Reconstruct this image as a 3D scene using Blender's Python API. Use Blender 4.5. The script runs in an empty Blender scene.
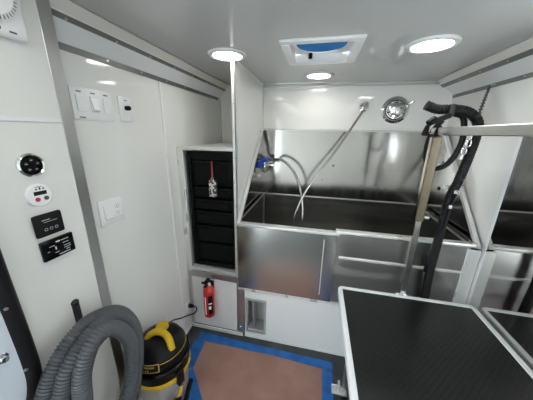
import bpy, bmesh, math, random
from mathutils import Vector, Matrix
random.seed(7)
S = bpy.context.scene
C = S.collection
PI = math.pi

# ------------------------------------------------------------------ materials
def mat(name, col, rough=.5, metal=0., coat=0., emit=None, es=0., trans=0., ior=1.45, alpha=1.):
    m = bpy.data.materials.new(name); m.use_nodes = True
    b = m.node_tree.nodes['Principled BSDF']
    b.inputs['Base Color'].default_value = (*col, 1)
    b.inputs['Roughness'].default_value = rough
    b.inputs['Metallic'].default_value = metal
    b.inputs['Coat Weight'].default_value = coat
    b.inputs['Coat Roughness'].default_value = .04
    b.inputs['IOR'].default_value = ior
    b.inputs['Transmission Weight'].default_value = trans
    b.inputs['Alpha'].default_value = alpha
    if emit:
        b.inputs['Emission Color'].default_value = (*emit, 1)
        b.inputs['Emission Strength'].default_value = es
    return m
def noise(m, scale=(5, 5, 5), s=1., detail=4, bump=0., dist=.01, col=None, rough=None, lo=.35, hi=.65):
    """object-space noise driving colour, roughness and bump"""
    nt = m.node_tree; N = nt.nodes; L = nt.links; b = N['Principled BSDF']
    tc = N.new('ShaderNodeTexCoord'); mp = N.new('ShaderNodeMapping'); mp.inputs['Scale'].default_value = scale
    n = N.new('ShaderNodeTexNoise'); n.inputs['Scale'].default_value = s; n.inputs['Detail'].default_value = detail
    L.new(tc.outputs['Object'], mp.inputs['Vector']); L.new(mp.outputs[0], n.inputs['Vector'])
    if col:
        r = N.new('ShaderNodeValToRGB'); r.color_ramp.elements[0].position = lo; r.color_ramp.elements[1].position = hi
        r.color_ramp.elements[0].color = (*col[0], 1); r.color_ramp.elements[1].color = (*col[1], 1)
        L.new(n.outputs['Fac'], r.inputs['Fac']); L.new(r.outputs['Color'], b.inputs['Base Color'])
    if rough:
        q = N.new('ShaderNodeMapRange'); q.inputs['From Min'].default_value = lo; q.inputs['From Max'].default_value = hi
        q.inputs['To Min'].default_value = rough[0]; q.inputs['To Max'].default_value = rough[1]
        L.new(n.outputs['Fac'], q.inputs['Value']); L.new(q.outputs[0], b.inputs['Roughness'])
    if bump:
        u = N.new('ShaderNodeBump'); u.inputs['Strength'].default_value = bump; u.inputs['Distance'].default_value = dist
        prev = b.inputs['Normal'].links
        if prev: L.new(prev[0].from_socket, u.inputs['Normal'])
        L.new(n.outputs['Fac'], u.inputs['Height']); L.new(u.outputs[0], b.inputs['Normal'])
    return m

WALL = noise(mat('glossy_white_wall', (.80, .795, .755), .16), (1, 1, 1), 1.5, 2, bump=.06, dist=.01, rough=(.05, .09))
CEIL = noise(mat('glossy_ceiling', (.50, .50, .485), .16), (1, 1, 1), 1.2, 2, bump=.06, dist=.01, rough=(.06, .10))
NEARW = noise(mat('near_white_wall', (.74, .735, .70), .3), (1, 1, 1), 2, 3, bump=.1, dist=.01)
WHITE = mat('white_plastic', (.86, .86, .85), .3)
WHITE2 = mat('white_enamel', (.78, .79, .79), .35)
CREAM = mat('cream_trim', (.72, .70, .64), .4)
RECESS = mat('grey_box', (.36, .37, .37), .4)
STEEL = noise(mat('brushed_steel', (.52, .515, .50), .2, 1.), (25, 25, .6), 1., 2, rough=(.12, .17))
noise(STEEL, (2.2, 2, 1.6), 1., 0, bump=.08, dist=.02, col=((.33, .32, .30), (.42, .41, .39)))
STEELH = noise(mat('rolled_steel', (.50, .49, .475), .25, 1.), (.8, 12, 12), 1., 1, rough=(.29, .33))
noise(STEELH, (2, 2, 2.5), 1., 0, bump=.0, dist=.02, col=((.42, .41, .395), (.50, .49, .47)))
DSTEEL = noise(mat('basin_steel', (.46, .46, .44), .3, 1.), (1.5, 20, 20), 1., 2, rough=(.20, .27))
ALU = noise(mat('aluminium', (.58, .58, .56), .35, 1.), (8, 8, 3), 1., 2, rough=(.30, .40))
ALUB = noise(mat('bright_aluminium', (.74, .74, .715), .32, .45), (8, 8, 3), 1., 2, rough=(.27, .38))
STEELG = noise(mat('gate_steel', (.5, .5, .5), .2, 1.), (2, 2, 2.5), 1., 1, bump=.05, dist=.02, col=((.54, .53, .515), (.62, .61, .595)), rough=(.17, .26))
ALUD = mat('dark_aluminium', (.20, .20, .185), .4, .3)
CHROME = mat('chrome', (.85, .85, .85), .06, 1.)
MIRROR = noise(mat('polished_mirror_steel', (.66, .66, .64), .03, 1.), (1, 2, 1), 1.2, 2, bump=.015, dist=.01)
BRONZE = noise(mat('steel_post', (.21, .175, .13), .28, 1.), (40, 40, 1), 1., 2, rough=(.15, .28))
BLACK = mat('black_plastic', (.006, .006, .0065), .4)
BLACKM = mat('black_matte', (.009, .010, .010), .6)
GLOSSB = mat('black_gloss', (.004, .004, .005), .15)
DRAWER = noise(mat('drawer_plastic', (.004, .0065, .0055), .42), (3, 3, 3), 2, 3, bump=.1)
RUBBERB = mat('black_rubber', (.008, .008, .0085), .5)
HOSEG = mat('grey_hose', (.085, .092, .104), .26)
HOSEM = noise(mat('metal_hose', (.55, .54, .52), .25, 1.), (1, 1, 1), 400, 1, bump=.3, dist=.002)
YEL = mat('yellow_plastic', (.62, .40, .008), .35)
RED = mat('red_enamel', (.62, .02, .015), .25, coat=.5)
BLUE = mat('blue_plastic', (.015, .07, .50), .3)
TAPE = noise(mat('blue_tape', (.015, .17, .52), .5), (8, 8, 8), 2, 3, col=((.008, .10, .36), (.016, .16, .48)), bump=.1)
PAPER = noise(mat('rosin_paper', (.50, .28, .22), .7), (4, 4, 4), 1.5, 5, col=((.30, .165, .125), (.37, .215, .17)), bump=.15)
FLOOR = noise(mat('grey_floor', (.075, .08, .08), .45), (1, 1, 1), 8, 6, col=((.04, .045, .045), (.07, .075, .075)), bump=.1)
INK = mat('dark_print', (.08, .08, .085), .5)
WINK = mat('pale_print', (.55, .56, .58), .5)
GOLD = mat('gold_print', (.55, .42, .10), .4)
REDINK = mat('red_button', (.45, .04, .08), .4)
PINK = mat('red_strap', (.35, .04, .05), .6)
LENS = mat('lamp_lens', (1, 1, 1), .4, emit=(1, .985, .95), es=12)
GREYH = mat('dark_grey_metal', (.07, .07, .072), .4, .6)
SILVER = mat('clear_grey_tank', (.42, .38, .37), .35, .2)
BLUED = mat('blue_dome', (.004, .045, .15), .12, trans=.10, ior=1.15)
def tread():
    m = mat('black_tread_rubber', (.006, .007, .007), .42)
    nt = m.node_tree; N = nt.nodes; L = nt.links; b = N['Principled BSDF']
    tc = N.new('ShaderNodeTexCoord'); mp = N.new('ShaderNodeMapping')
    mp.inputs['Rotation'].default_value = (0, 0, PI/4); mp.inputs['Scale'].default_value = (1, 1, 1)
    L.new(tc.outputs['Object'], mp.inputs['Vector'])
    br = N.new('ShaderNodeTexBrick'); br.inputs['Scale'].default_value = 15; br.inputs['Mortar Size'].default_value = .07
    br.inputs['Color1'].default_value = (1, 1, 1, 1); br.inputs['Color2'].default_value = (.6, .6, .6, 1); br.inputs['Mortar'].default_value = (0, 0, 0, 1)
    L.new(mp.outputs[0], br.inputs['Vector'])
    u = N.new('ShaderNodeBump'); u.inputs['Strength'].default_value = 1.; u.inputs['Distance'].default_value = .016
    mp2 = N.new('ShaderNodeMapping'); mp2.inputs['Rotation'].default_value = (0, 0, -PI/4); L.new(tc.outputs['Object'], mp2.inputs['Vector'])
    b2 = N.new('ShaderNodeTexBrick'); b2.inputs['Scale'].default_value = 15; b2.inputs['Mortar Size'].default_value = .07
    b2.inputs['Color1'].default_value = (1, 1, 1, 1); b2.inputs['Color2'].default_value = (.6, .6, .6, 1); b2.inputs['Mortar'].default_value = (0, 0, 0, 1)
    L.new(mp2.outputs[0], b2.inputs['Vector'])
    mm = N.new('ShaderNodeMath'); mm.operation = 'MINIMUM'; L.new(br.outputs['Color'], mm.inputs[0]); L.new(b2.outputs['Color'], mm.inputs[1])
    L.new(mm.outputs[0], u.inputs['Height']); L.new(u.outputs[0], b.inputs['Normal'])
    n = N.new('ShaderNodeTexNoise'); n.inputs['Scale'].default_value = 5; n.inputs['Detail'].default_value = 5
    L.new(tc.outputs['Object'], n.inputs['Vector'])
    q = N.new('ShaderNodeMapRange'); q.inputs['From Min'].default_value = .35; q.inputs['From Max'].default_value = .65
    q.inputs['To Min'].default_value = .30; q.inputs['To Max'].default_value = .42
    L.new(n.outputs['Fac'], q.inputs['Value']); L.new(q.outputs[0], b.inputs['Roughness'])
    return m
TREAD = tread()
def speckle():
    m = mat('floral_pouch', (.1, .1, .1), .6); nt = m.node_tree; b = nt.nodes['Principled BSDF']
    tc = nt.nodes.new('ShaderNodeTexCoord'); v = nt.nodes.new('ShaderNodeTexVoronoi'); v.inputs['Scale'].default_value = 90
    r = nt.nodes.new('ShaderNodeValToRGB'); r.color_ramp.interpolation = 'CONSTANT'
    r.color_ramp.elements[0].color = (.03, .03, .03, 1); r.color_ramp.elements[1].color = (.65, .6, .58, 1); r.color_ramp.elements[1].position = .55
    s = nt.nodes.new('ShaderNodeSeparateColor')
    nt.links.new(tc.outputs['Object'], v.inputs['Vector']); nt.links.new(v.outputs['Color'], s.inputs['Color'])
    nt.links.new(s.outputs[0], r.inputs['Fac']); nt.links.new(r.outputs['Color'], b.inputs['Base Color'])
    return m
POUCH = speckle()

for m_, v_ in ((BLACK, .22), (BLACKM, .2), (DRAWER, .12), (RUBBERB, .25), (TREAD, .4), (GLOSSB, .3), (FLOOR, .3), (GREYH, .3)):
    m_.node_tree.nodes['Principled BSDF'].inputs['Specular IOR Level'].default_value = v_
# ------------------------------------------------------------------ mesh helpers
def BM(): return bmesh.new()
def box(bm, lo, hi, bev=0., seg=1):
    t = bmesh.new()
    lo, hi = Vector(lo), Vector(hi)
    bmesh.ops.create_cube(t, size=1)
    for v in t.verts: v.co = Vector(((lo[i] + (hi[i]-lo[i])*(v.co[i]+.5)) for i in range(3)))
    if bev: bmesh.ops.bevel(t, geom=list(t.edges), offset=bev, segments=seg, profile=.5, affect='EDGES')
    join(bm, t); return bm
def join(bm, t, M=None):
    if M: t.transform(M)
    me = bpy.data.meshes.new('tmp'); t.to_mesh(me); t.free(); bm.from_mesh(me); bpy.data.meshes.remove(me)
def frame_of(d):
    d = Vector(d).normalized(); a = Vector((0, 0, 1)) if abs(d.z) < .9 else Vector((1, 0, 0))
    u = d.cross(a).normalized(); return d, u, d.cross(u).normalized()
def lathe(bm, prof, loc=(0, 0, 0), axis=(0, 0, 1), seg=32):
    """prof: list of (radius, height along axis); caps where radius is 0"""
    d, u, w = frame_of(axis); loc = Vector(loc); rings = []
    for r, h in prof:
        if r < 1e-6: rings.append([bm.verts.new(loc + d*h)])
        else: rings.append([bm.verts.new(loc + d*h + (u*math.cos(2*PI*k/seg) + w*math.sin(2*PI*k/seg))*r) for k in range(seg)])
    for a, b in zip(rings, rings[1:]):
        for k in range(seg):
            k2 = (k+1) % seg
            if len(a) == 1 and len(b) == 1: continue
            if len(a) == 1: bm.faces.new((a[0], b[k], b[k2]))
            elif len(b) == 1: bm.faces.new((a[k2], a[k], b[0]))
            else: bm.faces.new((a[k2], a[k], b[k], b[k2]))
    return bm
def cyl(bm, a, b, r, r2=None, seg=20, bev=0.):
    a, b = Vector(a), Vector(b); h = (b-a).length; r2 = r if r2 is None else r2
    if bev: p = [(0, 0), (r-bev, 0), (r, bev), (r2, h-bev), (r2-bev, h), (0, h)]
    else: p = [(0, 0), (r, 0), (r2, h), (0, h)]
    return lathe(bm, p, a, b-a, seg)
def spline(pts, n=12, closed=False):
    P = [Vector(p) for p in pts]; out = []; m = len(P)
    g = lambda i: P[i % m] if closed else P[max(0, min(m-1, i))]
    for i in range(m if closed else m-1):
        p0, p1, p2, p3 = g(i-1), g(i), g(i+1), g(i+2)
        for k in range(n):
            t = k/n; out.append(.5*((2*p1)+(p2-p0)*t+(2*p0-5*p1+4*p2-p3)*t*t+(3*p1-p0-3*p2+p3)*t**3))
    if not closed: out.append(P[-1])
    return out
def resample(P, step):
    L = [0]
    for a, b in zip(P, P[1:]): L.append(L[-1]+(b-a).length)
    n = max(2, int(L[-1]/step)); out = []; j = 0
    for k in range(n+1):
        s = L[-1]*k/n
        while j < len(P)-2 and L[j+1] < s: j += 1
        f = (s-L[j])/max(1e-9, L[j+1]-L[j]); out.append(P[j].lerp(P[j+1], min(1, f)))
    return out
def tube(bm, P, r, seg=12, rf=None, closed=False, flat=1.):
    P = [Vector(p) for p in P]; n = len(P); rings = []; u = None
    for i in range(n):
        t = ((P[(i+1) % n]-P[i-1]) if closed else (P[min(n-1, i+1)]-P[max(0, i-1)]))
        t = t.normalized() if t.length > 1e-9 else Vector((0, 0, 1))
        if u is None: _, u, _ = frame_of(t)
        u = (u - t*u.dot(t)).normalized(); w = t.cross(u)
        rr = r*(rf(i) if rf else 1)
        rings.append([bm.verts.new(P[i]+(u*math.cos(2*PI*k/seg)+w*flat*math.sin(2*PI*k/seg))*rr) for k in range(seg)])
    for i in range(n if closed else n-1):
        a, b = rings[i], rings[(i+1) % n]
        for k in range(seg): bm.faces.new((a[k], a[(k+1) % seg], b[(k+1) % seg], b[k]))
    if not closed:
        bm.faces.new(rings[0][::-1]); bm.faces.new(rings[-1])
    return bm
def prism(bm, poly, ext):
    """poly: list of 3-D points (planar), extruded by vector ext"""
    ext = Vector(ext); a = [bm.verts.new(Vector(p)) for p in poly]; b = [bm.verts.new(Vector(p)+ext) for p in poly]
    bm.faces.new(a[::-1]); bm.faces.new(b); n = len(a)
    for i in range(n): bm.faces.new((a[i], a[(i+1) % n], b[(i+1) % n], b[i]))
    return bm
def obj(name, bm, m, parent=None, smooth=True, ang=35):
    bmesh.ops.recalc_face_normals(bm, faces=bm.faces)
    me = bpy.data.meshes.new(name); bm.to_mesh(me); bm.free(); me.materials.append(m)
    o = bpy.data.objects.new(name, me); C.objects.link(o)
    if smooth:
        for p in me.polygons: p.use_smooth = True
        try: me.set_sharp_from_angle(angle=math.radians(ang))
        except Exception: pass
    if parent:
        o.parent = parent; o.matrix_parent_inverse = parent.matrix_world.inverted() if False else Matrix.Translation(-parent.location)
    return o
def tag(o, label, cat, group=None, kind=None):
    o['label'] = label; o['category'] = cat
    if group: o['group'] = group
    if kind: o['kind'] = kind
    return o
def thing(name, label, cat, loc=(0, 0, 0), group=None):
    o = bpy.data.objects.new(name, None); C.objects.link(o); o.location = loc; o.empty_display_size = .05
    return tag(o, label, cat, group)
def struct(name, bm, m, label=None):
    o = obj(name, bm, m); o['kind'] = 'structure'
    if label: o['label'] = label
    return o
def B(lo, hi, bev=0., seg=1): return box(BM(), lo, hi, bev, seg)

# ------------------------------------------------------------------ dimensions (metres)
XL, XN, XR, XP = -.86, -.78, .885, -.475        # left wall, near left wall, right wall, partition
YB, YF, YN, YR = 1.97, 1.30, .627, -1.35        # back wall, tub front, end of near wall, rear of the van
ZC = 1.83
CX = .765                                        # where the cove meets the ceiling

# ------------------------------------------------------------------ setting
struct('floor', B((XL-.05, YR, -.05), (XR+.05, YB+.05, 0)), FLOOR)
# ceiling with the vent opening
VX0, VX1, VY0, VY1 = -.155, .108, 1.115, 1.390
HX0, HX1, HY0, HY1 = VX0-.006, VX1+.006, VY0-.006, VY1+.006
b = BM()
box(b, (XL-.05, YR, ZC), (XR+.05, HY0, ZC+.03)); box(b, (XL-.05, HY1, ZC), (XR+.05, YB+.05, ZC+.03))
box(b, (XL-.05, HY0, ZC), (HX0, HY1, ZC+.03)); box(b, (HX1, HY0, ZC), (XR+.05, HY1, ZC+.03))
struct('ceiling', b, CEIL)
struct('wall_left', B((XL-.05, YN-.03, 0), (XL, YB+.05, ZC)), WALL)
b = BM(); box(b, (XL, YR, 0), (XN, -1.15, ZC)); box(b, (XL, -.20, 0), (XN, YN, ZC)); box(b, (XL, -1.15, 0), (XN, -.20, .12)); box(b, (XL, -1.15, 1.70), (XN, -.20, ZC))  # unseen side doorway is a guess, cut here to let daylight in
struct('wall_left_near', b, NEARW, 'near left wall with a guessed doorway opening added behind the camera for daylight')
# right wall with an unseen oval window added for daylight and its highlight in the steel
WY, WZ, WA, WB, WT = .80, 1.32, .13, .235, math.radians(-38)
def oval(k, n, a, b_):
    t_ = 2*PI*k/n; p, q = a*math.cos(t_), b_*math.sin(t_)
    return WY + p*math.cos(WT) - q*math.sin(WT)*-1, WZ + p*math.sin(WT)*-1 + q*math.cos(WT)
b = BM(); n = 64; y0, y1, z0, z1 = WY-.33, WY+.33, WZ-.33, WZ+.33
for xx in (XR, XR+.05):
    ri, ro = [], []
    for k in range(n):
        yy, zz = oval(k, n, WA, WB); c, s_ = yy-WY, zz-WZ; m = .33/max(abs(c), abs(s_))
        ri.append(b.verts.new((xx, yy, zz))); ro.append(b.verts.new((xx, WY+c*m, WZ+s_*m)))
    for k in range(n): b.faces.new((ri[k], ri[(k+1) % n], ro[(k+1) % n], ro[k]))
    if xx == XR: r0 = ri
for k in range(n): b.faces.new((r0[k], r0[(k+1) % n], ri[(k+1) % n], ri[k]))
box(b, (XR, YR, 0), (XR+.05, y0, ZC)); box(b, (XR, y1, 0), (XR+.05, YB+.05, ZC)); box(b, (XR, y0, 0), (XR+.05, y1, z0)); box(b, (XR, y0, z1), (XR+.05, y1, ZC))
struct('wall_right', b, WALL)
b = BM(); tube(b, [Vector((XR-.004, *oval(k, n, WA+.006, WB+.006))) for k in range(n)], .010, 8, closed=True)
struct('added_window_1', b, RUBBERB)  # rubber rim of the added daylight opening
struct('wall_back', B((XL, YB, 0), (XR, YB+.05, ZC)), WALL)
struct('wall_rear', B((XL, YR-.05, 0), (XR, YR, ZC)), NEARW)
struct('wall_partition', B((XP-.012, YF+.012, .52), (XP, YB-.002, ZC-.002)), WALL)
# coves: cream lip, sloped panel, two dark metal strips each side
def cove(sgn, y0, y1, n0):
    X = lambda x: sgn*x
    def slab(pa, pb, th, name, m, lab=None):
        (xa, za), (xb, zb) = pa, pb; d = Vector((xb-xa, 0, zb-za)).normalized(); nrm = Vector((-d.z, 0, d.x))
        if nrm.x > 0: nrm = -nrm                     # towards the room's middle
        q = [Vector((X(xa), y0, za)), Vector((X(xb), y0, zb)), Vector((X(xb)+sgn*nrm.x*th, y0, zb+nrm.z*th)), Vector((X(xa)+sgn*nrm.x*th, y0, za+nrm.z*th))]
        return struct(name, prism(BM(), q, (0, y1-y0, 0)), m)
    slab((XR if sgn > 0 else -XL, 1.735), (CX, 1.829), .004, 'trim_%d' % n0, WHITE2)
    slab((.797, 1.804), (.762, 1.8295), .008, 'trim_%d' % (n0+1), CREAM)
    slab((.817, 1.7885), (.797, 1.804), .011, 'trim_%d' % (n0+2), ALUD)
    b = BM(); w = XR if sgn > 0 else -XL
    box(b, (min(X(w-.004), X(w)), y0, 1.712), (max(X(w-.004), X(w)), y1, 1.738))
    struct('trim_%d' % (n0+3), b, ALUD)
    b = BM()
    k = y0 + .06
    while k < y1:
        cyl(b, (X(w-.001), k, 1.725), (X(w-.007), k, 1.725), .004, seg=8)
        cyl(b, (X(.803), k, 1.792), (X(.798), k, 1.786), .004, seg=8); k += .19
    struct('trim_%d' % (n0+4), b, ALU)
cove(-1, YN, YB, 1)
cove(1, YR, YB, 6)
# back corner between ceiling and back wall, wall seams, corner strips
b = BM(); box(b, (XP, YB-.012, ZC-.028), (.78, YB, ZC-.020)); box(b, (XP, YB-.02, ZC-.008), (.78, YB, ZC))
struct('trim_11', b, ALU)
struct('trim_12', B((XP, YB-.012, 1.48), (XP+.012, YB, ZC-.03)), ALU)
struct('trim_13', B((XL, 1.188, .03), (XL+.009, 1.198, 1.71), .002), WHITE)
struct('trim_14', B((XL, YB-.02, 1.35), (XL+.02, YB, 1.73), .002), ALU)
b = BM(); box(b, (XN, YN-.036, 0), (XN+.003, YN+.002, ZC-.001), .001); box(b, (XN-.03, YN-.001, 0), (XN+.002, YN+.003, ZC-.001))
struct('trim_15', b, ALU)
struct('trim_16', B((XN, YR, 1.476), (XN+.005, YN-.036, 1.490), .002), WHITE2)
b = BM(); box(b, (XP-.016, YF, .50), (XP+.003, YF+.012, ZC-.001), .001); box(b, (XP, YF, .50), (XP+.003, YF+.03, ZC-.001))
struct('trim_17', b, ALUB)
b = BM()
for k in range(9): cyl(b, (XP-.007, YF, .56+k*.15), (XP-.007, YF-.002, .56+k*.15), .0025, seg=8)
struct('trim_18', b, ALUD)
b = BM(); prism(b, [(XP, YF+.02, ZC-.001), (XP+.014, YF+.02, ZC-.001), (XP+.003, YF+.02, ZC-.02), (XP, YF+.02, ZC-.02)], (0, YB-YF-.04, 0))
struct('trim_19', b, ALU)
struct('baseboard_left', B((XL, YN+.003, 0), (XL+.008, YF-.01, .035), .002), WHITE2)
struct('baseboard_back', B((XL+.01, YF-.012, 0), (-.44, YF-.003, .028), .002), WHITE2)
# sheet joint at the right
struct('trim_20', B((XR-.006, YF-.022, 0), (XR, YF-.004, 1.492), .0015), WHITE2)
b = BM(); box(b, (.815, YF-.003, 0), (XR-.008, YF+.008, .886), .002)
struct('trim_21', b, ALUB)

# ------------------------------------------------------------------ mirror-polished sheet on the right wall
tag(obj('mirror_panel', prism(BM(), [(XR-.005, .25, .06), (XR-.005, YF-.024, .06), (XR-.005, YF-.024, 1.492), (XR-.005, 1.04, 1.492), (XR-.005, 1.0, 1.0), (XR-.005, .25, 1.0)], (.0045, 0, 0)), MIRROR),
    'tall mirror-polished sheet on the right wall reflecting tub and table', 'mirror')

# ------------------------------------------------------------------ tub
TX0, TX1 = XP+.004, .862
ZR = .905
t = thing('dog_bath', 'stainless steel raised dog bathing tub with high splash panels along back wall', 'tub', ((TX0+TX1)/2, 1.64, .42))
o = obj('splash_panel', B((TX0, YB-.012, .935), (TX1, YB-.004, 1.48), .001), STEEL, t)
# splash crown strip
obj('panel_cap', B((TX0, YB-.03, 1.478), (TX1, YB-.003, 1.492), .002), ALU, t)
for x, s in ((TX0, 1), (TX1, -1)):
    q = [(x, 1.30, .90), (x, 1.955, .90), (x, 1.955, 1.478), (x, 1.90, 1.478)]
    w = obj('side_wing', prism(BM(), q, (s*.004, 0, 0)), STEEL, t)
    e = BM()
    prism(e, [(x, 1.283, .905), (x, 1.30, .897), (x, 1.905, 1.478), (x, 1.895, 1.492)], (s*.022, 0, 0))
    obj('wing_edge', e, ALUB, w)
    if s < 0:
        for yy, zz in ((1.867, 1.29), (1.72, 1.145)):
            r = BM(); tube(r, [Vector((x-.006-.014*math.sin(a), yy+.013*math.cos(a), zz-.012*math.sin(a)*0+.0)) + Vector((0, 0, -.020*math.sin(a))) for a in [PI*k/12 for k in range(13)]], .0045, 8); obj('tie_ring', r, WHITE, w)
        obj('plug', cyl(BM(), (x-.003, 1.82, 1.10), (x-.010, 1.82, 1.10), .014, seg=20, bev=.002), BLACK, w)
# basin
b = BM()
zf = .52; yb = YB-.016
def quad(bm, *p): bm.faces.new([bm.verts.new(Vector(q)) for q in p])
ix0, ix1 = TX0+.02, TX1-.03
box(b, (ix0, yb-.004, zf), (ix1, yb, .935)); box(b, (ix0, YF+.025, zf), (ix1, YF+.03, ZR-.005))
box(b, (ix0, YF+.03, zf), (ix0+.004, yb, .93)); box(b, (ix1-.004, YF+.03, zf), (ix1, yb, .93))
box(b, (ix0, YF+.025, zf-.005), (ix1, yb, zf))
obj('basin', b, DSTEEL, t)
b = BM(); box(b, (TX0, yb-.012, .932), (TX1, yb+.004, .938), .001); box(b, (ix0, YF+.03, .928), (ix0+.01, yb, .934)); box(b, (ix1-.012, YF+.03, .902), (ix1, yb, .908))
box(b, (ix0+.004, yb-.012, zf), (ix0+.010, yb-.005, .93)); box(b, (ix1-.012, yb-.012, zf), (ix1-.004, yb-.005, .93))
obj('basin_seam', b, ALU, t)
b = BM(); box(b, (TX0, YF-.012, ZR-.020), (.16, YF+.035, ZR-.003), .003, 2); box(b, (.14, YF-.006, ZR-.006), (TX1, YF+.035, ZR+.012), .003, 2)
obj('rim', b, ALUB, t)
b = BM()
prism(b, [(TX0, YF+.004, .42), (TX0, YF+.004, ZR-.015), (TX1-.035, YF+.004, ZR-.01), (TX1-.035, YF+.004, .42)], (0, .005, 0))
obj('front_panel', b, STEELH, t)
b = BM(); prism(b, [(.17, YF+.004, .752), (.17, YF-.004, .748), (.17, YF-.004, .738), (.17, YF+.004, .735)], (.645, 0, 0))
obj('step_fold', b, ALUB, t)
b = BM(); box(b, (TX0+.004, YF-.012, .425), (.150, YF-.006, ZR-.018), .002)
d = obj('sliding_gate', b, STEELG, t)
b = BM(); box(b, (.073, YF-.015, .47), (.079, YF-.011, ZR-.05), .001)
obj('gate_fold', b, ALUB, d)
b = BM()
box(b, (TX0, YF-.012, .405), (TX1-.035, YF+.004, .424), .002)
obj('lower_lip', b, ALUB, t)
for x, z in ((.13, 1.21), (.35, 1.20), (.05, 1.09)):
    obj('rivet', cyl(BM(), (x, YB-.011, z), (x, YB-.017, z), .009 if x < .2 and z > 1.2 else .005, seg=14, bev=.002), ALUD, t)

# white base below the tub with a recessed box
t = thing('tub_base', 'white painted base panel below the tub with a recessed niche', 'panel', (.19, YF+.01, 0))
NX0, NX1, NZ0, NZ1 = -.405, -.285, .065, .325
b = BM()
box(b, (-.428, YF, 0), (NX0, YF+.012, .405)); box(b, (NX1, YF, 0), (.815, YF+.012, .405))
box(b, (NX0, YF, 0), (NX1, YF+.012, NZ0)); box(b, (NX0, YF, NZ1), (NX1, YF+.012, .405))
obj('panel', b, WHITE2, t)
b = BM(); F = .016
box(b, (NX0-F, YF-.005, NZ0-F), (NX1+F, YF, NZ0)); box(b, (NX0-F, YF-.005, NZ1), (NX1+F, YF, NZ1+F))
box(b, (NX0-F, YF-.005, NZ0), (NX0, YF, NZ1)); box(b, (NX1, YF-.005, NZ0), (NX1+F, YF, NZ1))
obj('niche_frame', b, RECESS, t)
b = BM(); T = .004
box(b, (NX0, YF+.012, NZ0-T), (NX1, YF+.11, NZ0)); box(b, (NX0, YF+.012, NZ1), (NX1, YF+.11, NZ1+T))
box(b, (NX0-T, YF+.012, NZ0), (NX0, YF+.11, NZ1)); box(b, (NX1, YF+.012, NZ0), (NX1+T, YF+.11, NZ1)); box(b, (NX0, YF+.11, NZ0), (NX1, YF+.114, NZ1))
obj('niche_box', b, RECESS, t)
obj('niche_divider', B((NX0+.035, YF+.02, NZ0), (NX0+.041, YF+.109, NZ1)), RECESS, t)
obj('lower_strip', B((-.428, YF-.006, 0), (.815, YF-.0005, .02), .001), WHITE2, t)

# ------------------------------------------------------------------ storage cabinet in the back left corner
t = thing('storage_cabinet', 'tall aluminium framed open storage cabinet in the back left corner', 'cabinet', (-.665, YF+.3, .44))
ZT = 1.365
obj('top_board', B((XL+.002, YF+.002, ZT-.015), (XP-.018, YB-.022, ZT), .001), WHITE2, t)
b = BM()
box(b, (XL+.002, YF-.004, .455), (XL+.042, YF+.02, ZT-.016), .002)
box(b, (XL+.002, YF-.004, ZT-.016), (XP-.018, YF+.002, ZT+.001), .001)
box(b, (XL+.042, YF-.004, .505), (XP-.018, YF+.03, .530), .002)
obj('frame', b, ALUB, t)
obj('side_board', B((XL+.002, YF+.022, .50), (XL+.012, YB-.02, ZT-.017)), WHITE2, t)
obj('bottom_board', B((XL+.014, YF+.032, .49), (XP-.018, YB-.02, .50)), WHITE2, t)

t = thing('drawer_tower', 'black plastic tower of six stacked drawers inside the cabinet', 'drawer unit', (-.655, YF+.2, .532))
DX0, DX1 = XL+.046, XP-.02
DZ0, DZ1 = .532, 1.338
b = BM()
box(b, (DX0, YF+.035, DZ0), (DX0+.02, YF+.50, DZ1), .003); box(b, (DX1-.02, YF+.035, DZ0), (DX1, YF+.50, DZ1), .003)
box(b, (DX0+.02, YF+.035, DZ1-.05), (DX1-.02, YF+.5, DZ1), .002); box(b, (DX0+.02, YF+.035, DZ0), (DX1-.02, YF+.5, DZ0+.03), .002)
box(b, (DX0+.02, YF+.49, DZ0+.03), (DX1-.02, YF+.50, DZ1-.05))
obj('carcass', b, DRAWER, t)
zs = [DZ0+.032, .71, .845, .952, 1.035, 1.118, DZ1-.052]
for a, c in zip(zs, zs[1:]):
    b = BM(); yy = YF+.05
    box(b, (DX0+.023, yy, a+.003), (DX1-.023, yy+.008, c-.014), .004, 2)
    box(b, (DX0+.023, yy-.012, c-.018), (DX1-.023, yy+.01, c-.006), .003, 2)
    box(b, (DX0+.05, yy-.004, a+.018), (DX1-.05, yy+.001, c-.03), .003)
    box(b, (DX0+.023, yy+.008, a+.003), (DX1-.023, yy+.4, a+.008))
    obj('drawer', b, DRAWER, t)

t = thing('key_pouch', 'small floral pouch hanging on a red strap in front of the drawers', 'keychain', (-.635, YF+.02, 1.06))
obj('strap', B((-.643, YF+.016, 1.165), (-.633, YF+.019, 1.285), .001), PINK, t)
b = BM(); box(b, (-.662, YF+.006, 1.055), (-.608, YF+.028, 1.165), .01, 3); obj('pouch', b, POUCH, t)
obj('clip', tube(BM(), [(-.638+.009*math.cos(a), YF+.018, 1.17+.013*math.sin(a)) for a in [2*PI*k/16 for k in range(16)]], .002, 6, closed=True), CHROME, t)
obj('key', B((-.61, YF+.010, 1.13), (-.598, YF+.013, 1.178), .001), BLACK, t)

t = thing('access_panel', 'white panel with metal edge strips below the storage cabinet', 'panel', (-.65, YF+.01, 0))
obj('panel', B((XL+.03, YF, .03), (-.485, YF+.01, .45), .001), WHITE2, t)
obj('edge_strip', B((XL+.009, YF-.002, .03), (XL+.03, YF+.012, .45), .001), ALU, t)
obj('edge_strip', B((-.485, YF-.004, .03), (-.432, YF+.0, .50), .001), ALU, t)
obj('top_rail', B((XL+.009, YF-.006, .452), (-.43, YF+.012, .500), .002), ALU, t)
for z in (.08, .41, .475):
    obj('screw', cyl(BM(), (-.458 if z < .45 else -.452, YF-.004, z), (-.458 if z < .45 else -.452, YF-.009, z), .007, seg=12, bev=.002), CHROME, t)

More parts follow.
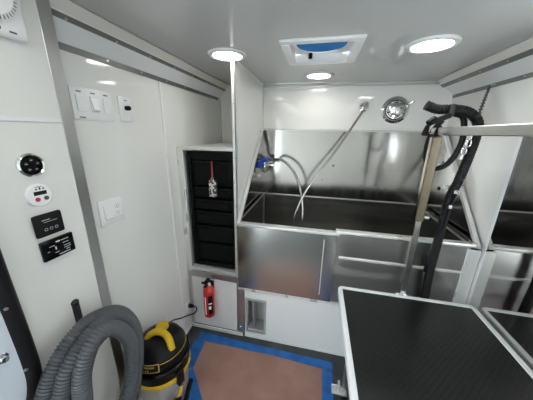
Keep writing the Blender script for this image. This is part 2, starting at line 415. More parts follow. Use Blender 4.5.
# ------------------------------------------------------------------ fire extinguisher
EX, EY = -.675, YF-.05
t = thing('fire_extinguisher', 'small red fire extinguisher hanging on the white panel below cabinet', 'fire extinguisher', (EX, EY, .14))
obj('bottle', lathe(BM(), [(0, .180), (.030, .180), (.038, .190), (.038, .39), (.034, .41), (.018, .43), (.014, .437), (0, .437)], (EX, EY, 0), seg=28), RED, t)
b = BM(); cyl(b, (EX, EY, .430), (EX, EY, .475), .016, seg=16, bev=.003); box(b, (EX-.012, EY-.05, .470), (EX+.012, EY+.012, .485), .003)
box(b, (EX-.010, EY-.055, .448), (EX+.010, EY-.012, .456), .002); cyl(b, (EX-.012, EY, .455), (EX-.045, EY-.01, .45), .008, seg=10)
hd = obj('valve', b, BLACK, t)
obj('gauge', cyl(BM(), (EX+.012, EY-.012, .455), (EX+.022, EY-.022, .455), .010, seg=14, bev=.001), WHITE, hd)
b = BM()
def band(bm, z0, z1, a0, a1, r):
    n = 12; v = []
    for k in range(n+1):
        a = a0+(a1-a0)*k/n; v.append((bm.verts.new((EX+r*math.cos(a), EY+r*math.sin(a), z0)), bm.verts.new((EX+r*math.cos(a), EY+r*math.sin(a), z1))))
    for p, q in zip(v, v[1:]): bm.faces.new((p[0], q[0], q[1], p[1]))
band(b, .215, .37, math.radians(-75), math.radians(-20), .0385)
obj('label', b, BLACK, t)
b = BM()
for z0, z1 in ((.21, .36),): band(b, z0, z1, math.radians(-112), math.radians(-98), .0387)
band(b, .30, .31, math.radians(-70), math.radians(-35), .0389); band(b, .26, .285, math.radians(-70), math.radians(-45), .0389)
obj('label_print', b, WHITE, t)
b = BM(); box(b, (EX-.02, EY+.036, .18), (EX+.02, YF-.001, .44), .002); obj('bracket', b, BLACK, t)

# ------------------------------------------------------------------ ceiling lamps
def lamp(x, y, label, r=.095):
    t = thing('ceiling_light', label, 'light', (x, y, ZC), 'recessed ceiling lights')
    obj('bezel', lathe(BM(), [(r, 0), (r, -.004), (r-.006, -.009), (r-.022, -.010), (r-.025, -.004), (r-.025, 0)], (x, y, ZC), seg=48), WHITE2, t)
    obj('lens', lathe(BM(), [(0, -.006), (r-.024, -.006), (r-.024, -.002), (0, -.002)], (x, y, ZC), seg=48), LENS, t)
lamp(-.48, 1.225, 'round ceiling light in front of the partition post')
lamp(.432, 1.235, 'round ceiling light on the right side above the grooming table', .1)
lamp(-.035, 1.715, 'small looking round ceiling light between vent and back wall')
for x in (-.46, .44):
    for y in (.25, -.70): lamp(x, y, 'round ceiling light behind the camera seen only as a reflection')

# ------------------------------------------------------------------ roof vent
t = thing('roof_vent', 'square white roof vent with a blue dome in the ceiling', 'vent', (-.022, 1.245, ZC))
b = BM(); ox0, ox1, oy0, oy1 = -.195, .148, 1.078, 1.422
for lo, hi in (((ox0, oy0), (ox1, VY0)), ((ox0, VY1), (ox1, oy1)), ((ox0, VY0), (VX0, VY1)), ((VX1, VY0), (ox1, VY1))):
    box(b, (lo[0], lo[1], ZC-.012), (hi[0], hi[1], ZC-.0005), .002)
obj('flange', b, WHITE, t)
b = BM(); zt = ZC+.10
box(b, (VX0-.004, VY0, ZC-.004), (VX0, VY1, zt)); box(b, (VX1, VY0, ZC-.004), (VX1+.004, VY1, zt))
box(b, (VX0, VY0-.004, ZC-.004), (VX1, VY0, zt)); box(b, (VX0, VY1, ZC-.004), (VX1, VY1+.004, zt))
obj('throat', b, WHITE, t)
# plate with a round hole
b = BM(); n = 48; cxv, cyv, rv = (VX0+VX1)/2, (VY0+VY1)/2, .116
zr = ZC+.030; hw = (VX1-VX0)/2; hh = (VY1-VY0)/2
ri, ro = [], []
for k in range(n):
    a = 2*PI*k/n; c, s = math.cos(a), math.sin(a); m = min(hw/abs(c) if abs(c) > 1e-6 else 9, hh/abs(s) if abs(s) > 1e-6 else 9)
    ri.append(b.verts.new((cxv+rv*c, cyv+rv*s, zr))); ro.append(b.verts.new((cxv+m*c, cyv+m*s, zr)))
for k in range(n): b.faces.new((ri[k], ri[(k+1) % n], ro[(k+1) % n], ro[k]))
obj('fan_ring', b, WHITE, t)
dome = obj('dome', lathe(BM(), [(.127, .034), (.122, .045), (.10, .065), (.05, .078), (0, .08)], (cxv, cyv, ZC), seg=40), BLUED, t)
b = BM()
for k in range(4):
    a = PI/4+k*PI/2; c, s = math.cos(a), math.sin(a)
    prism(b, [(cxv+.015*c-.02*s, cyv+.015*s+.02*c, ZC+.058), (cxv+.10*c-.03*s, cyv+.10*s+.03*c, ZC+.062), (cxv+.10*c+.02*s, cyv+.10*s-.02*c, ZC+.066), (cxv+.015*c+.01*s, cyv+.015*s-.01*c, ZC+.062)], (0, 0, .003))
obj('knob', cyl(BM(), (-.078, VY1-.014, ZC+.004), (-.078, VY1-.014, ZC+.03), .010, seg=16, bev=.003), BLACK, t)
b.free()

# ------------------------------------------------------------------ shower parts on the back wall
t = thing('shower_valve', 'round chrome shower mixing valve on the back wall above the tub', 'valve', (.525, YB, 1.635))
ax = (0, -1, 0)
obj('escutcheon', lathe(BM(), [(.095, .001), (.093, .012), (.080, .020), (.074, .014), (.066, .014), (.060, .024), (0, .026)], (.525, YB, 1.635), ax, 48), CHROME, t)
b = lathe(BM(), [(.045, .024), (.045, .040), (.036, .048), (.020, .050), (.020, .062), (0, .064)], (.525, YB, 1.635), ax, 32)
hb = obj('handle_hub', b, CHROME, t)
b = BM(); tube(b, spline([(.525, YB-.05, 1.635), (.57, YB-.065, 1.66), (.625, YB-.075, 1.69)], 6), .008, 10, lambda i: 1-.03*i)
for k in range(6):
    a = k*PI/3+.3; cyl(b, (.525+.030*math.cos(a), YB-.040, 1.635+.030*math.sin(a)), (.525+.058*math.cos(a), YB-.03, 1.635+.058*math.sin(a)), .008, .010, seg=8)
obj('lever', b, CHROME, hb)
obj('inner_ring', lathe(BM(), [(.072, .014), (.070, .018), (.050, .026), (.048, .022)], (.525, YB, 1.635), ax, 40), GREYH, t)

t = thing('shower_hose', 'thin metal shower hose running from wall holder down into the tub', 'hose', (.31, YB, 1.65))
b = lathe(BM(), [(0, .001), (.032, .001), (.032, .006), (.018, .012), (.014, .045), (0, .046)], (.31, YB, 1.655), ax, 24)
obj('wall_holder', b, CHROME, t)
obj('spray_head', lathe(BM(), [(0, 0), (.012, .004), (.016, .03), (.012, .06), (0, .062)], (.322, YB-.05, 1.685), (-.35, -.25, -.9), 16), CHROME, t)
P = spline([(.305, YB-.06, 1.64), (.22, 1.84, 1.50), (.10, 1.75, 1.31), (-.03, 1.66, 1.12), (-.10, 1.61, .98), (-.14, 1.585, .84), (-.155, 1.60, .70), (-.12, 1.66, .56), (0, 1.72, .535), (.15, 1.68, .535)], 10)
obj('hose', tube(BM(), resample(P, .02), .0085, 10), HOSEM, t)

t = thing('spray_faucet', 'blue handled faucet with braided hose on the left splash wing', 'faucet', (TX0+.004, 1.84, 1.22))
fy, fz = 1.84, 1.215; fx = TX0+.004
b = lathe(BM(), [(0, .001), (.03, .001), (.03, .008), (.016, .016), (.014, .05), (0, .052)], (fx, fy, fz), (1, 0, 0), 20)
cyl(b, (fx+.045, fy, fz-.03), (fx+.045, fy, fz+.04), .017, seg=16, bev=.004); cyl(b, (fx+.045, fy, fz+.012), (fx+.125, fy-.01, fz+.012), .012, seg=12, bev=.003)
cyl(b, (fx+.05, fy-.03, fz-.005), (fx+.13, fy-.03, fz-.005), .008, seg=12, bev=.002)
obj('body', b, CHROME, t)
b = BM(); cyl(b, (fx+.02, fy-.03, fz+.015), (fx+.075, fy-.035, fz+.045), .017, .019, seg=14, bev=.004)
cyl(b, (fx+.005, fy-.03, fz-.03), (fx+.025, fy-.035, fz+.02), .021, .019, seg=14, bev=.004)
obj('handle', b, BLUE, t)
obj('outlet_ring', cyl(BM(), (fx+.045, fy-.02, fz-.07), (fx+.045, fy-.01, fz-.03), .020, .018, seg=16, bev=.003), mat('smoked_plastic', (.16, .17, .12), .3), t)
obj('cap', cyl(BM(), (fx+.004, fy-.07, fz-.085), (fx+.03, fy-.07, fz-.095), .014, seg=12, bev=.003), CREAM, t)
P = spline([(fx+.12, fy-.01, fz+.015), (-.300, 1.81, 1.262), (-.215, 1.76, 1.225), (-.145, 1.71, 1.145), (-.10, 1.67, 1.03), (-.080, 1.64, .91), (-.078, 1.62, .80), (-.09, 1.64, .64), (-.04, 1.70, .545), (.10, 1.78, .535)], 10)
obj('braided_hose', tube(BM(), resample(P, .015), .010, 10), HOSEM, t)

# ------------------------------------------------------------------ wall controls
def plate_y(name, label, cat, y0, y1, z0, z1, x, m, th=.006, bev=.0025):
    t = thing(name, label, cat, (x, (y0+y1)/2, (z0+z1)/2)); obj('plate', B((x, y0, z0), (x+th, y1, z1), bev, 2), m, t); return t
# left wall plates
t = plate_y('switch_plate', 'three gang white switch plate high on the left wall', 'switch', .697, .868, 1.492, 1.606, XL, WHITE)
for k in range(3):
    yc = .728+k*.055
    r = obj('rocker', B((XL+.006, yc-.016, 1.522), (XL+.010, yc+.016, 1.578), .001), WHITE, t)
    if k == 1: obj('paddle', prism(BM(), [(XL+.010, yc-.013, 1.525), (XL+.018, yc-.013, 1.53), (XL+.010, yc-.013, 1.572)], (0, .026, 0)), WHITE, r)
    obj('legend', B((XL+.006, yc-.009, 1.588), (XL+.0066, yc+.009, 1.592)), INK, t)
obj('legend', B((XL+.006, .717, 1.500), (XL+.0066, .738, 1.504)), INK, t)
t = plate_y('dimmer', 'white dimmer plate with a round black knob on the left wall', 'dimmer', .900, .972, 1.496, 1.600, XL, WHITE)
obj('knob', lathe(BM(), [(.010, .006), (.010, .022), (.008, .026), (0, .026)], (XL, .938, 1.553), (1, 0, 0), 20), BLACK, t)
obj('legend', B((XL+.006, .93, 1.583), (XL+.0066, .946, 1.586)), INK, t)
t = plate_y('switch_outlet', 'white combined rocker switch and socket plate lower on left wall', 'switch', .718, .840, 1.066, 1.178, XL, WHITE)
obj('rocker', prism(BM(), [(XL+.006, .738, 1.088), (XL+.014, .738, 1.094), (XL+.008, .738, 1.156), (XL+.006, .738, 1.156)], (0, .032, 0)), WHITE, t)
r = obj('socket', B((XL+.006, .790, 1.090), (XL+.0085, .822, 1.154), .001), WHITE, t)
b = BM()
for zc in (1.108, 1.138):
    box(b, (XL+.0085, .799, zc-.005), (XL+.0089, .801, zc+.005)); box(b, (XL+.0085, .810, zc-.004), (XL+.0089, .812, zc+.004)); box(b, (XL+.0085, .804, zc-.011), (XL+.0089, .808, zc-.008))
obj('slots', b, INK, r)
t = plate_y('wall_outlet', 'white power outlet low on the left wall with a plug in it', 'outlet', 1.235, 1.295, .165, .255, XL, WHITE)
obj('socket', B((XL+.006, 1.25, .18), (XL+.009, 1.28, .24), .001), WHITE, t)
# near wall controls
xn = XN
t = thing('thermostat', 'white dial thermostat on the near wall at top left corner', 'thermostat', (xn, .47, 1.74))
b = BM(); q = []
obj('body', B((xn, .405, 1.672), (xn+.022, .545, 1.83-.012), .012, 3), WHITE, t)
obj('dial', lathe(BM(), [(.062, .022), (.060, .034), (.050, .040), (.048, .036), (0, .036)], (xn, .462, 1.758), (1, 0, 0), 40), WHITE, t)
b = BM()
for k in range(40):
    a = 2*PI*k/40; c, s = math.cos(a), math.sin(a)
    cyl(b, (xn+.0385, .462+.051*c, 1.758+.051*s), (xn+.0365, .462+.059*c, 1.758+.059*s), .0011, seg=5)
obj('tick_marks', b, INK, t)
obj('display', B((xn+.036, .435, 1.75), (xn+.038, .478, 1.775), .001), BLACKM, t)
b = BM(); box(b, (xn+.022, .50, 1.683), (xn+.0225, .515, 1.687)); cyl(b, (xn+.022, .478, 1.688), (xn+.024, .478, 1.688), .006, seg=12)
obj('markings', b, INK, t)
t = thing('round_gauge', 'round black faced gauge with chrome ring on the near wall', 'gauge', (xn, .482, 1.361))
obj('bezel', lathe(BM(), [(.033, 0), (.033, .007), (.029, .011), (.026, .008), (.026, .004)], (xn, .482, 1.361), (1, 0, 0), 40), CHROME, t)
f_ = obj('face', lathe(BM(), [(0, .009), (.024, .008), (.027, .004)], (xn, .482, 1.361), (1, 0, 0), 36), GLOSSB, t)
b = BM()
for k in range(5):
    a = PI/2+k*2*PI/5; cyl(b, (xn+.0086, .482+.014*math.cos(a), 1.361+.014*math.sin(a)), (xn+.0096, .482+.014*math.cos(a), 1.361+.014*math.sin(a)), .0055, seg=14)
obj('indicator', b, BLACK, f_)
b = BM()
for k in range(5):
    a = PI/2+k*2*PI/5; box(b, (xn+.0096, .482+.014*math.cos(a)-.003, 1.361+.014*math.sin(a)-.0005), (xn+.0099, .482+.014*math.cos(a)+.002, 1.361+.014*math.sin(a)+.0008))
obj('symbols', b, WINK, f_)
t = thing('round_meter', 'round white digital meter with red and dark buttons on near wall', 'meter', (xn, .482, 1.275))
f_ = obj('face', lathe(BM(), [(.033, 0), (.033, .006), (.030, .009), (0, .009)], (xn, .482, 1.275), (1, 0, 0), 40), WHITE, t)
obj('display', B((xn+.009, .467, 1.276), (xn+.0098, .499, 1.287)), BLACKM, t)
obj('red_button', cyl(BM(), (xn+.009, .473, 1.264), (xn+.011, .473, 1.264), .006, seg=16), REDINK, t)
obj('dark_button', cyl(BM(), (xn+.009, .495, 1.264), (xn+.011, .495, 1.264), .006, seg=16), INK, t)
b = BM()
for k in range(3): box(b, (xn+.009, .473+k*.009, 1.291), (xn+.0093, .477+k*.009, 1.296+(k == 1)*.002))
box(b, (xn+.009, .474, 1.299), (xn+.0093, .490, 1.3005))
obj('symbols', b, INK, t)
t = plate_y('display_panel', 'matte black control display with rounded corners on near wall', 'display', .447, .524, 1.150, 1.219, xn, BLACKM, .012, .006)
b = BM(); box(b, (xn+.012, .466, 1.200), (xn+.0124, .488, 1.202)); box(b, (xn+.012, .470, 1.194), (xn+.0124, .506, 1.1952))
for k in range(3): tube(b, [(xn+.0122, .472+k*.014+.004*math.cos(a), 1.172+.004*math.sin(a)) for a in [2*PI*i/10 for i in range(10)]], .0006, 5, closed=True)
obj('symbols', b, WINK, t)
t = plate_y('control_panel', 'glossy black control panel with fine white print, lowest on near wall', 'control panel', .449, .541, 1.073, 1.136, xn, GLOSSB, .010, .002)
b = BM()
for y0, z0, w, h in ((.488, 1.122, .012, .004), (.503, 1.1225, .022, .002), (.468, 1.114, .015, .0015), (.506, 1.112, .018, .0015), (.508, 1.102, .020, .0015), (.508, 1.095, .02, .0015), (.512, 1.088, .012, .0015), (.483, 1.100, .004, .010), (.461, 1.100, .006, .0015), (.480, 1.090, .012, .0015), (.490, 1.080, .034, .0018)):
    box(b, (xn+.010, y0, z0), (xn+.0104, y0+w, z0+h))
obj('symbols', b, WINK, t)

# ------------------------------------------------------------------ open door edge at the far left
t = thing('door_leaf', 'pale door leaf with thick black rubber seal at the lower left', 'door', (-.76, -.1, .5))
def door_outline(inset, zbot=.66, zt=1.75):
    y1 = .352-inset; p = [(-.18, zt), (y1-.03, zt)]
    p += [(y1-.005, 1.30), (y1, 1.05), (y1+.002, .84), (y1-.003, .76), (y1-.022, .70+inset*.3), (y1-.06, .655+inset*.6), (y1-.12, .64+inset), (-.18, .64+inset)]
    return p
xd = -.778
obj('panel', prism(BM(), [(xd, y, z) for y, z in door_outline(.028)], (.030, 0, 0)), mat('daylit_white_door', (.62, .67, .74), .4), t)  # white door leaf; cool daylight tint is put into the base colour
P = spline([(-.758, y, z) for y, z in door_outline(.014)], 8)
obj('rubber_seal', tube(BM(), resample(P, .012), .022, 12), RUBBERB, t)
for y, z in ((.326, 1.02), (.322, .82)):
    obj('seal_screw', cyl(BM(), (-.742, y, z), (-.737, y, z), .004, seg=10), ALU, t)
b = BM(); cyl(b, (-.748, .292, .895), (-.742, .292, .895), .013, seg=20, bev=.001); cyl(b, (-.742, .292, .895), (-.732, .292, .895), .008, seg=6)
obj('bolt', b, CHROME, t)

# ------------------------------------------------------------------ hook and coiled vacuum hose
t = thing('wall_hook', 'black metal strap hook on near wall above the coiled hose', 'hook', (XN, .503, .86))
b = BM(); box(b, (XN, .490, .78), (XN+.004, .515, .885), .0015)
cyl(b, (XN, .5025, .885), (XN+.004, .5025, .885), .0125, seg=20)
obj('strap', b, GREYH, t)
obj('screw', cyl(BM(), (XN+.004, .5025, .880), (XN+.008, .5025, .880), .005, seg=12), CHROME, t)
obj('arm', tube(BM(), spline([(XN+.004, .5025, .812), (XN+.04, .5025, .798), (XN+.12, .5025, .795), (XN+.19, .5025, .80)], 6), .006, 8), GREYH, t)
P = [(-.70, .317, .725), (-.70, .357, .787), (-.70, .412, .830), (-.70, .488, .843), (-.70, .584, .791), (-.70, .640, .672), (-.70, .638, .534), (-.70, .60, .405), (-.70, .53, .29), (-.70, .44, .255), (-.69, .36, .33), (-.675, .325, .47), (-.66, .318, .62),
     (-.655, .331, .721), (-.655, .363, .793), (-.655, .413, .830), (-.655, .476, .844), (-.655, .542, .811), (-.655, .588, .711), (-.655, .590, .582), (-.655, .552, .468), (-.655, .490, .39), (-.65, .42, .37), (-.635, .36, .44), (-.62, .335, .55), (-.612, .338, .63),
     (-.61, .351, .706), (-.61, .365, .785), (-.61, .402, .843), (-.61, .451, .855), (-.61, .497, .818), (-.61, .529, .737), (-.61, .525, .647), (-.61, .499, .558), (-.61, .441, .494), (-.61, .39, .50)]
P = resample(spline(P, 14), .0021)
prof = [1., 1.0, .86, .86]
t = thing('vacuum_hose', 'coiled grey ribbed vacuum hose hanging beside the vacuum', 'hose', (-.70, .45, .35))
obj('hose', tube(BM(), P, .0245, 14, lambda i: prof[i % 4]), HOSEG, t)
e = P[-1]; d = (P[-1]-P[-12]).normalized()
obj('cuff', cyl(BM(), e-d*.05, e+d*.03, .027, .027, seg=20, bev=.003), GREYH, t)

# ------------------------------------------------------------------ wet/dry vacuum
VX, VY = -.695, .765
t = thing('shop_vacuum', 'black and yellow wet dry canister vacuum against the left wall', 'vacuum cleaner', (VX, VY, 0))
obj('tank', lathe(BM(), [(0, .06), (.115, .06), (.125, .075), (.135, .30), (.14, .325), (0, .325)], (VX, VY, 0), seg=48), SILVER, t)
obj('yellow_ring', lathe(BM(), [(.14, .318), (.152, .320), (.154, .332), (.150, .343), (.14, .343)], (VX, VY, 0), seg=48), YEL, t)
lid = obj('lid', lathe(BM(), [(.148, .343), (.152, .36), (.150, .385), (.140, .395), (.138, .41), (.142, .42), (.138, .455), (.118, .490), (.085, .510), (.06, .517), (0, .517)], (VX, VY, 0), seg=56), BLACK, t)
obj('lid_band', lathe(BM(), [(.151, .388), (.156, .395), (.156, .402), (.149, .408)], (VX, VY, 0), seg=48), GLOSSB, lid)
obj('gold_line', lathe(BM(), [(.139, .4575), (.1392, .4580), (.1378, .4592)], (VX, VY, 0), seg=48), YEL, lid)
obj('cap', lathe(BM(), [(.035, .510), (.035, .526), (.030, .533), (0, .535)], (VX-.012, VY+.045, 0), seg=32), YEL, t)
P = spline([(-.752, .725, .490), (-.735, .738, .525), (-.700, .752, .543), (-.650, .752, .543), (-.612, .738, .530), (-.590, .725, .482)], 8)
obj('handle', tube(BM(), P, .018, 14, flat=.8), YEL, t)
# badge on the lid's shoulder
def on_lid(a, z, r): return Vector((VX+r*math.cos(a), VY+r*math.sin(a), z))
def curved(bm, a0, a1, z0, z1, r0, r1, n=8):
    v = []
    for k in range(n+1):
        a = a0+(a1-a0)*k/n; v.append((bm.verts.new(on_lid(a, z0, r0)), bm.verts.new(on_lid(a, z1, r1))))
    for p, q in zip(v, v[1:]): bm.faces.new((p[0], q[0], q[1], p[1]))
a0, a1 = math.radians(-90), math.radians(-56)
b = BM(); curved(b, a0, a1, .424, .466, .1450, .1365); bd = obj('badge', b, GOLD, lid)
b = BM(); curved(b, a0+.03, a1-.03, .428, .462, .1452, .1384); obj('badge_field', b, BLACKM, bd)
b = BM()
for k in range(5): curved(b, a0+.07+k*.075, a0+.12+k*.075, .448, .456, .1420, .1402, 2)
for k in range(2): curved(b, a0+.10+k*.08, a0+.15+k*.08, .433, .440, .1450, .1436, 2)
obj('badge_print', b, GOLD, bd)
for a in (math.radians(-20), math.radians(160)):
    b = BM(); c, s = math.cos(a), math.sin(a)
    M = Matrix.Translation((VX, VY, 0)) @ Matrix.Rotation(a, 4, 'Z')
    q = bmesh.new(); box(q, (.140, -.02, .29), (.166, .02, .375), .005, 2); join(b, q, M)
    obj('latch', b, BLACK, t)
for a in (.5, 2.2, 3.6, 5.2):
    c = Vector((VX+.10*math.cos(a), VY+.10*math.sin(a), 0)); obj('caster_stem', cyl(BM(), c+Vector((0, 0, .03)), c+Vector((0, 0, .07)), .015, seg=10), BLACK, t)
for a in (.5, 2.2, 3.6, 5.2):
    c = Vector((VX+.10*math.cos(a), VY+.10*math.sin(a), .020)); obj('caster', cyl(BM(), c-Vector((.012, 0, 0)), c+Vector((.012, 0, 0)), .020, seg=18, bev=.003), BLACK, t)
t.scale = (.88, .88, .965)
# accessories in front of the tank
t = thing('nozzle_bundle', 'black and clear vacuum nozzles clipped beside the vacuum tank', 'vacuum attachment', (-.52, .77, 0))
b = BM(); tube(b, spline([(-.535, .760, .12), (-.515, .765, .22), (-.500, .775, .31)], 6), .018, 12)
cyl(b, (-.500, .80, .16), (-.475, .85, .325), .012, seg=12, bev=.003)
obj('black_tube', b, BLACK, t)
b = BM(); prism(b, [(-.505, .745, .33), (-.465, .760, .36), (-.480, .80, .37), (-.515, .79, .335)], (0, 0, .012)); obj('clear_fitting', b, CHROME, t)
obj('clear_cuff', cyl(BM(), (-.525, .74, .255), (-.495, .725, .275), .017, seg=14, bev=.003), CHROME, t)
obj('clear_cuff', cyl(BM(), (-.50, .735, .23), (-.475, .73, .21), .012, seg=14, bev=.003), CHROME, t)
b = BM(); cyl(b, (-.54, .775, 0), (-.545, .78, .13), .014, seg=12); cyl(b, (-.50, .80, .0), (-.505, .80, .17), .012, seg=12)
obj('black_wand', b, BLACK, t)
t.location = (-.580, .675, 0); t.scale = (1, 1, .80)

# power cord and plug
t = thing('power_cord', 'black power cord curving from the vacuum to low wall outlet', 'cord', (-.84, 1.26, .2))
P = spline([(-.735, .878, .44), (-.765, .95, .385), (-.795, 1.02, .325), (-.80, 1.09, .27), (-.80, 1.17, .22), (-.79, 1.235, .185), (-.79, 1.268, .19), (-.80, 1.270, .208), (-.818, 1.266, .212)], 8)
obj('cable', tube(BM(), resample(P, .01), .0045, 8), BLACK, t)
obj('plug', cyl(BM(), (XL+.0095, 1.265, .212), (-.815, 1.266, .212), .016, .012, seg=14, bev=.003), BLACK, t)

# ------------------------------------------------------------------ floor covering
tag(obj('floor_paper', prism(BM(), [(-.715, 1.215, .0005), (.16, 1.215, .0005), (.16, .25, .0005), (-.54, .25, .0005), (-.54, .80, .0005), (-.715, .955, .0005)], (0, 0, .0010)), PAPER),
    'reddish brown protective paper sheet taped to the floor', 'paper')
def tape(pts, label):
    tag(obj('tape_strip', prism(BM(), [(x, y, .0018) for x, y in pts], (0, 0, .0006)), TAPE), label, 'tape', 'blue tape strips around the floor paper')
tape([(-.76, 1.255), (-.75, 1.185), (-.2, 1.19), (.14, 1.172), (.2, 1.172), (.2, 1.232), (-.3, 1.242)], 'blue masking tape strip along the far edge of floor paper')
tape([(.133, 1.169), (.197, 1.169), (.190, .25), (.130, .25)], 'blue masking tape strip along the right edge of floor paper')
tape([(-.765, 1.182), (-.690, 1.182), (-.675, .99), (-.76, .93)], 'blue masking tape strip at the left edge of floor paper nearest the cabinet')
tape([(-.758, .926), (-.672, .985), (-.50, .80), (-.50, .60), (-.60, .60), (-.60, .79)], 'slanting blue masking tape strip beside the vacuum')

# ------------------------------------------------------------------ grooming table
TZ = .60; tx0, tx1, ty0, ty1 = .175, .869, .10, 1.227
t = thing('grooming_table', 'low grooming table with black tread rubber top and white metal edge', 'table', (.522, .66, 0))
obj('rubber_top', B((tx0+.022, ty0+.022, TZ-.016), (tx1-.022, ty1-.022, TZ-.002), .001), TREAD, t)
b = BM()
def ring(bm, x0, y0, x1, y1, w, z0, z1, r=.02):
    n = 6
    def loop(i, z):
        out = []
        for cx, cy, a0 in ((x1-r, y1-r, 0), (x0+r, y1-r, PI/2), (x0+r, y0+r, PI), (x1-r, y0+r, 1.5*PI)):
            for k in range(n+1):
                a = a0+k*PI/2/n; rr = max(.002, r-i); out.append(bm.verts.new((cx+math.cos(a)*rr, cy+math.sin(a)*rr, z)))
        return out
    L = [loop(0, z0), loop(0, z1-.004), loop(.003, z1), loop(w-.003, z1), loop(w, z1-.003), loop(w, z0)]
    m = len(L[0])
    for a, c in zip(L, L[1:]+L[:1]):
        for k in range(m): bm.faces.new((a[k], a[(k+1) % m], c[(k+1) % m], c[k]))
ring(b, tx0, ty0, tx1, ty1, .024, TZ-.032, TZ+.002, .028)
obj('metal_edge', b, WHITE2, t)
obj('underside', B((tx0+.024, ty0+.024, TZ-.03), (tx1-.024, ty1-.024, TZ-.0165)), BLACKM, t)
for y in (.30, 1.03):
    for x in (.255, .79):
        b = BM(); box(b, (x-.018, y-.018, .03), (x+.018, y+.018, TZ-.031), .003); l = obj('leg', b, ALU, t)
        obj('foot', cyl(BM(), (x, y, 0), (x, y, .03), .022, seg=18, bev=.003), BLACK, l)
b = BM(); box(b, (.272, .29, .10), (.773, .31, .13), .003); box(b, (.272, 1.02, .10), (.773, 1.04, .13), .003); box(b, (.51, .31, .10), (.54, 1.02, .13), .003)
obj('crossbar', b, ALU, t)
b = BM(); box(b, (.178, .985, .07), (.255, 1.03, .088), .002); box(b, (.205, .99, .088), (.217, 1.012, .15), .002)
obj('foot_plate', b, ALUB, t)

# ------------------------------------------------------------------ grooming arm
PXX, PY = .528, 1.244
t = thing('grooming_stand', 'tall steel grooming post clamped to table with overhead bar', 'grooming post', (PXX, PY, TZ-.04))
obj('lower_post', B((PXX-.014, PY-.011, TZ-.04), (PXX+.014, PY+.011, 1.10), .002), DSTEEL, t)
obj('upper_post', B((PXX-.021, PY-.016, 1.04), (PXX+.019, PY+.016, 1.455), .003), BRONZE, t)
obj('overhead_bar', B((PXX-.016, .12, 1.462), (PXX+.016, PY+.03, 1.495), .003), ALU, t)
b = BM(); box(b, (PXX-.014, PY-.03, TZ+.003), (PXX+.014, PY+.012, TZ+.012), .002)
obj('clamp_plate', cyl(BM(), (PXX-.045, PY-.024, TZ+.009), (PXX-.016, PY-.024, TZ+.009), .006, seg=10), CHROME, t)
obj('clamp', b, CHROME, t)
b = BM(); cyl(b, (PXX+.02, PY, 1.06), (PXX+.045, PY, 1.06), .010, seg=12, bev=.002)
obj('height_screw', b, CHROME, t)
for dx, dz in ((-.06, .005), (-.012, .004)):
    k = BM(); cyl(k, (PXX+dx-.004, PY-.03, 1.455+dz), (PXX+dx+.004, PY-.028, 1.50+dz), .014, .009, seg=12, bev=.003)
    cyl(k, (PXX+dx-.012, PY-.03, 1.462+dz), (PXX+dx+.014, PY-.03, 1.462+dz), .009, seg=10, bev=.002)
    obj('clamp_knob', k, BLACK, t)
b = BM(); cyl(b, (PXX-.05, PY-.028, 1.468), (PXX+.0, PY-.028, 1.468), .006, seg=10)
obj('clamp_screw', b, CHROME, t)

# ------------------------------------------------------------------ dryer hose, straps and chain by the arm
def ribs(i): return (1., 1., .9, .9)[i % 4]
t = thing('dryer_hose', 'thick black ribbed dryer hose draped over the overhead bar', 'hose', (.6, 1.2, 1.5))
P = spline([(.462, 1.25, 1.592), (.485, 1.25, 1.583), (.515, 1.25, 1.574), (.58, 1.25, 1.574), (.635, 1.25, 1.562), (.680, 1.255, 1.525), (.693, 1.262, 1.467), (.690, 1.27, 1.364), (.675, 1.27, 1.259), (.655, 1.27, 1.157), (.648, 1.262, 1.023), (.645, 1.258, .881), (.642, 1.256, .759), (.648, 1.256, .592), (.65, 1.256, .42)], 10)
obj('hose', tube(BM(), resample(P, .003), .021, 14, ribs), RUBBERB, t)
P = spline([(.60, 1.30, 1.56), (.645, 1.30, 1.54), (.665, 1.305, 1.443), (.646, 1.305, 1.359), (.61, 1.305, 1.312), (.567, 1.305, 1.303), (.534, 1.305, 1.336), (.521, 1.305, 1.402), (.530, 1.305, 1.472), (.56, 1.30, 1.53)], 10)
t = thing('grooming_loop', 'smooth black loop strap hanging from the overhead bar', 'strap', (.55, 1.2, 1.4))
obj('loop', tube(BM(), resample(P, .008), .0125, 12), BLACK, t)
obj('cuff', cyl(BM(), (.556, 1.218, 1.545), (.558, 1.226, 1.592), .010, seg=14, bev=.002), GREYH, t)
b = BM()
for (a, c, r) in (((.48, 1.215, 1.515), (.555, 1.22, 1.548), .012), ((.47, 1.215, 1.51), (.50, 1.22, 1.535), .015)): cyl(b, a, c, r, seg=12, bev=.003)
obj('spray_grip', b, BLACK, t)
t = thing('hanging_strap', 'narrow black leash strap with end tab hanging behind the table', 'leash', (.58, 1.22, 1.0))
P = spline([(.662, 1.238, 1.20), (.650, 1.238, 1.10), (.645, 1.24, 1.02), (.628, 1.24, .943), (.618, 1.24, .872), (.612, 1.24, .80)], 8)
obj('strap', tube(BM(), resample(P, .01), .009, 10, flat=.5), RUBBERB, t)
for z, x in ((1.205, .657), (1.13, .648)):
    obj('buckle', B((x-.010, 1.226, z-.010), (x+.006, 1.233, z+.008), .002), CHROME, t)
obj('tab', B((.602, 1.233, .755), (.622, 1.246, .86), .004, 2), BLACK, t)
t = thing('chrome_snap', 'pair of chrome snap hooks hanging from the overhead bar', 'snap hook', (.60, 1.18, 1.43))
b = BM()
for cx, cz in ((.655, 1.430), (.645, 1.395)):
    tube(b, [(cx+.010*math.cos(a), 1.232, cz+.016*math.sin(a)) for a in [2*PI*k/16 for k in range(16)]], .004, 8, closed=True)
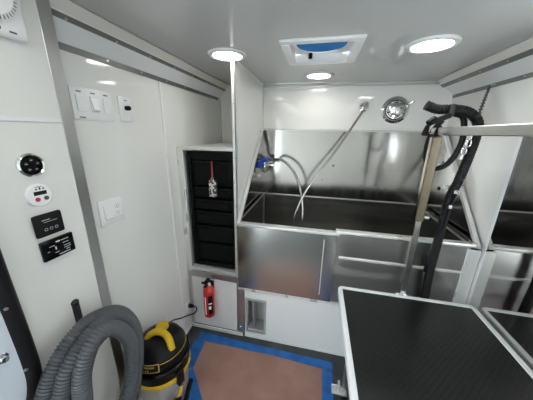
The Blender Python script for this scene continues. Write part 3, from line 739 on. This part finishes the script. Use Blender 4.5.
cyl(b, (.657, 1.232, 1.444), (.66, 1.234, 1.48), .006, seg=10, bev=.002); cyl(b, (.641, 1.232, 1.355), (.643, 1.232, 1.381), .008, seg=10, bev=.002)
obj('hook', b, CHROME, t)
t = thing('hanging_chain', 'dark link chain hanging from the right ceiling cove above the hose', 'chain', (.80, 1.47, 1.7))
b = BM(); A = Vector((.868, 1.575, 1.722)); Z = Vector((.655, 1.215, 1.54)); n = 22
for k in range(n):
    c = A.lerp(Z, (k+.5)/n); d = (Z-A).normalized(); _, u, w = frame_of(d); s = u if k % 2 else w
    tube(b, [c+d*.011*math.cos(a)+s*.006*math.sin(a) for a in [2*PI*i/10 for i in range(10)]], .0024, 6, closed=True)
obj('links', b, GREYH, t)
obj('eyelet', cyl(BM(), A, A+Vector((.012, 0, .002)), .006, seg=12), CHROME, t)

# ------------------------------------------------------------------ light
w = bpy.data.worlds.new('World'); S.world = w; w.use_nodes = True
bg = w.node_tree.nodes['Background']; bg.inputs[0].default_value = (.84, .93, 1.0, 1); bg.inputs[1].default_value = 5.0

# ------------------------------------------------------------------ camera
yaw, pitch, roll, fpx = .213744418, .285909408, .0188551305, 229.4917
cyw, syw, cp, sp = math.cos(yaw), math.sin(yaw), math.cos(pitch), math.sin(pitch)
r = Vector((cyw, syw, 0)); f = Vector((-syw*cp, cyw*cp, -sp)); u = r.cross(f)
r2 = r*math.cos(roll)+u*math.sin(roll); u2 = -r*math.sin(roll)+u*math.cos(roll)
cam = bpy.data.cameras.new('camera'); co = bpy.data.objects.new('camera', cam); C.objects.link(co)
M = Matrix((( r2.x, u2.x, -f.x, 0), (r2.y, u2.y, -f.y, 0), (r2.z, u2.z, -f.z, 1.46), (0, 0, 0, 1)))
co.matrix_world = M
cam.sensor_width = 36; cam.sensor_fit = 'HORIZONTAL'; cam.lens = fpx/533*36; cam.clip_start = .02
S.camera = co
S.view_settings.view_transform = 'Standard'; S.view_settings.look = 'None'; S.view_settings.gamma = 1
S.view_settings.use_curve_mapping = False
S.view_settings.exposure = 1.1
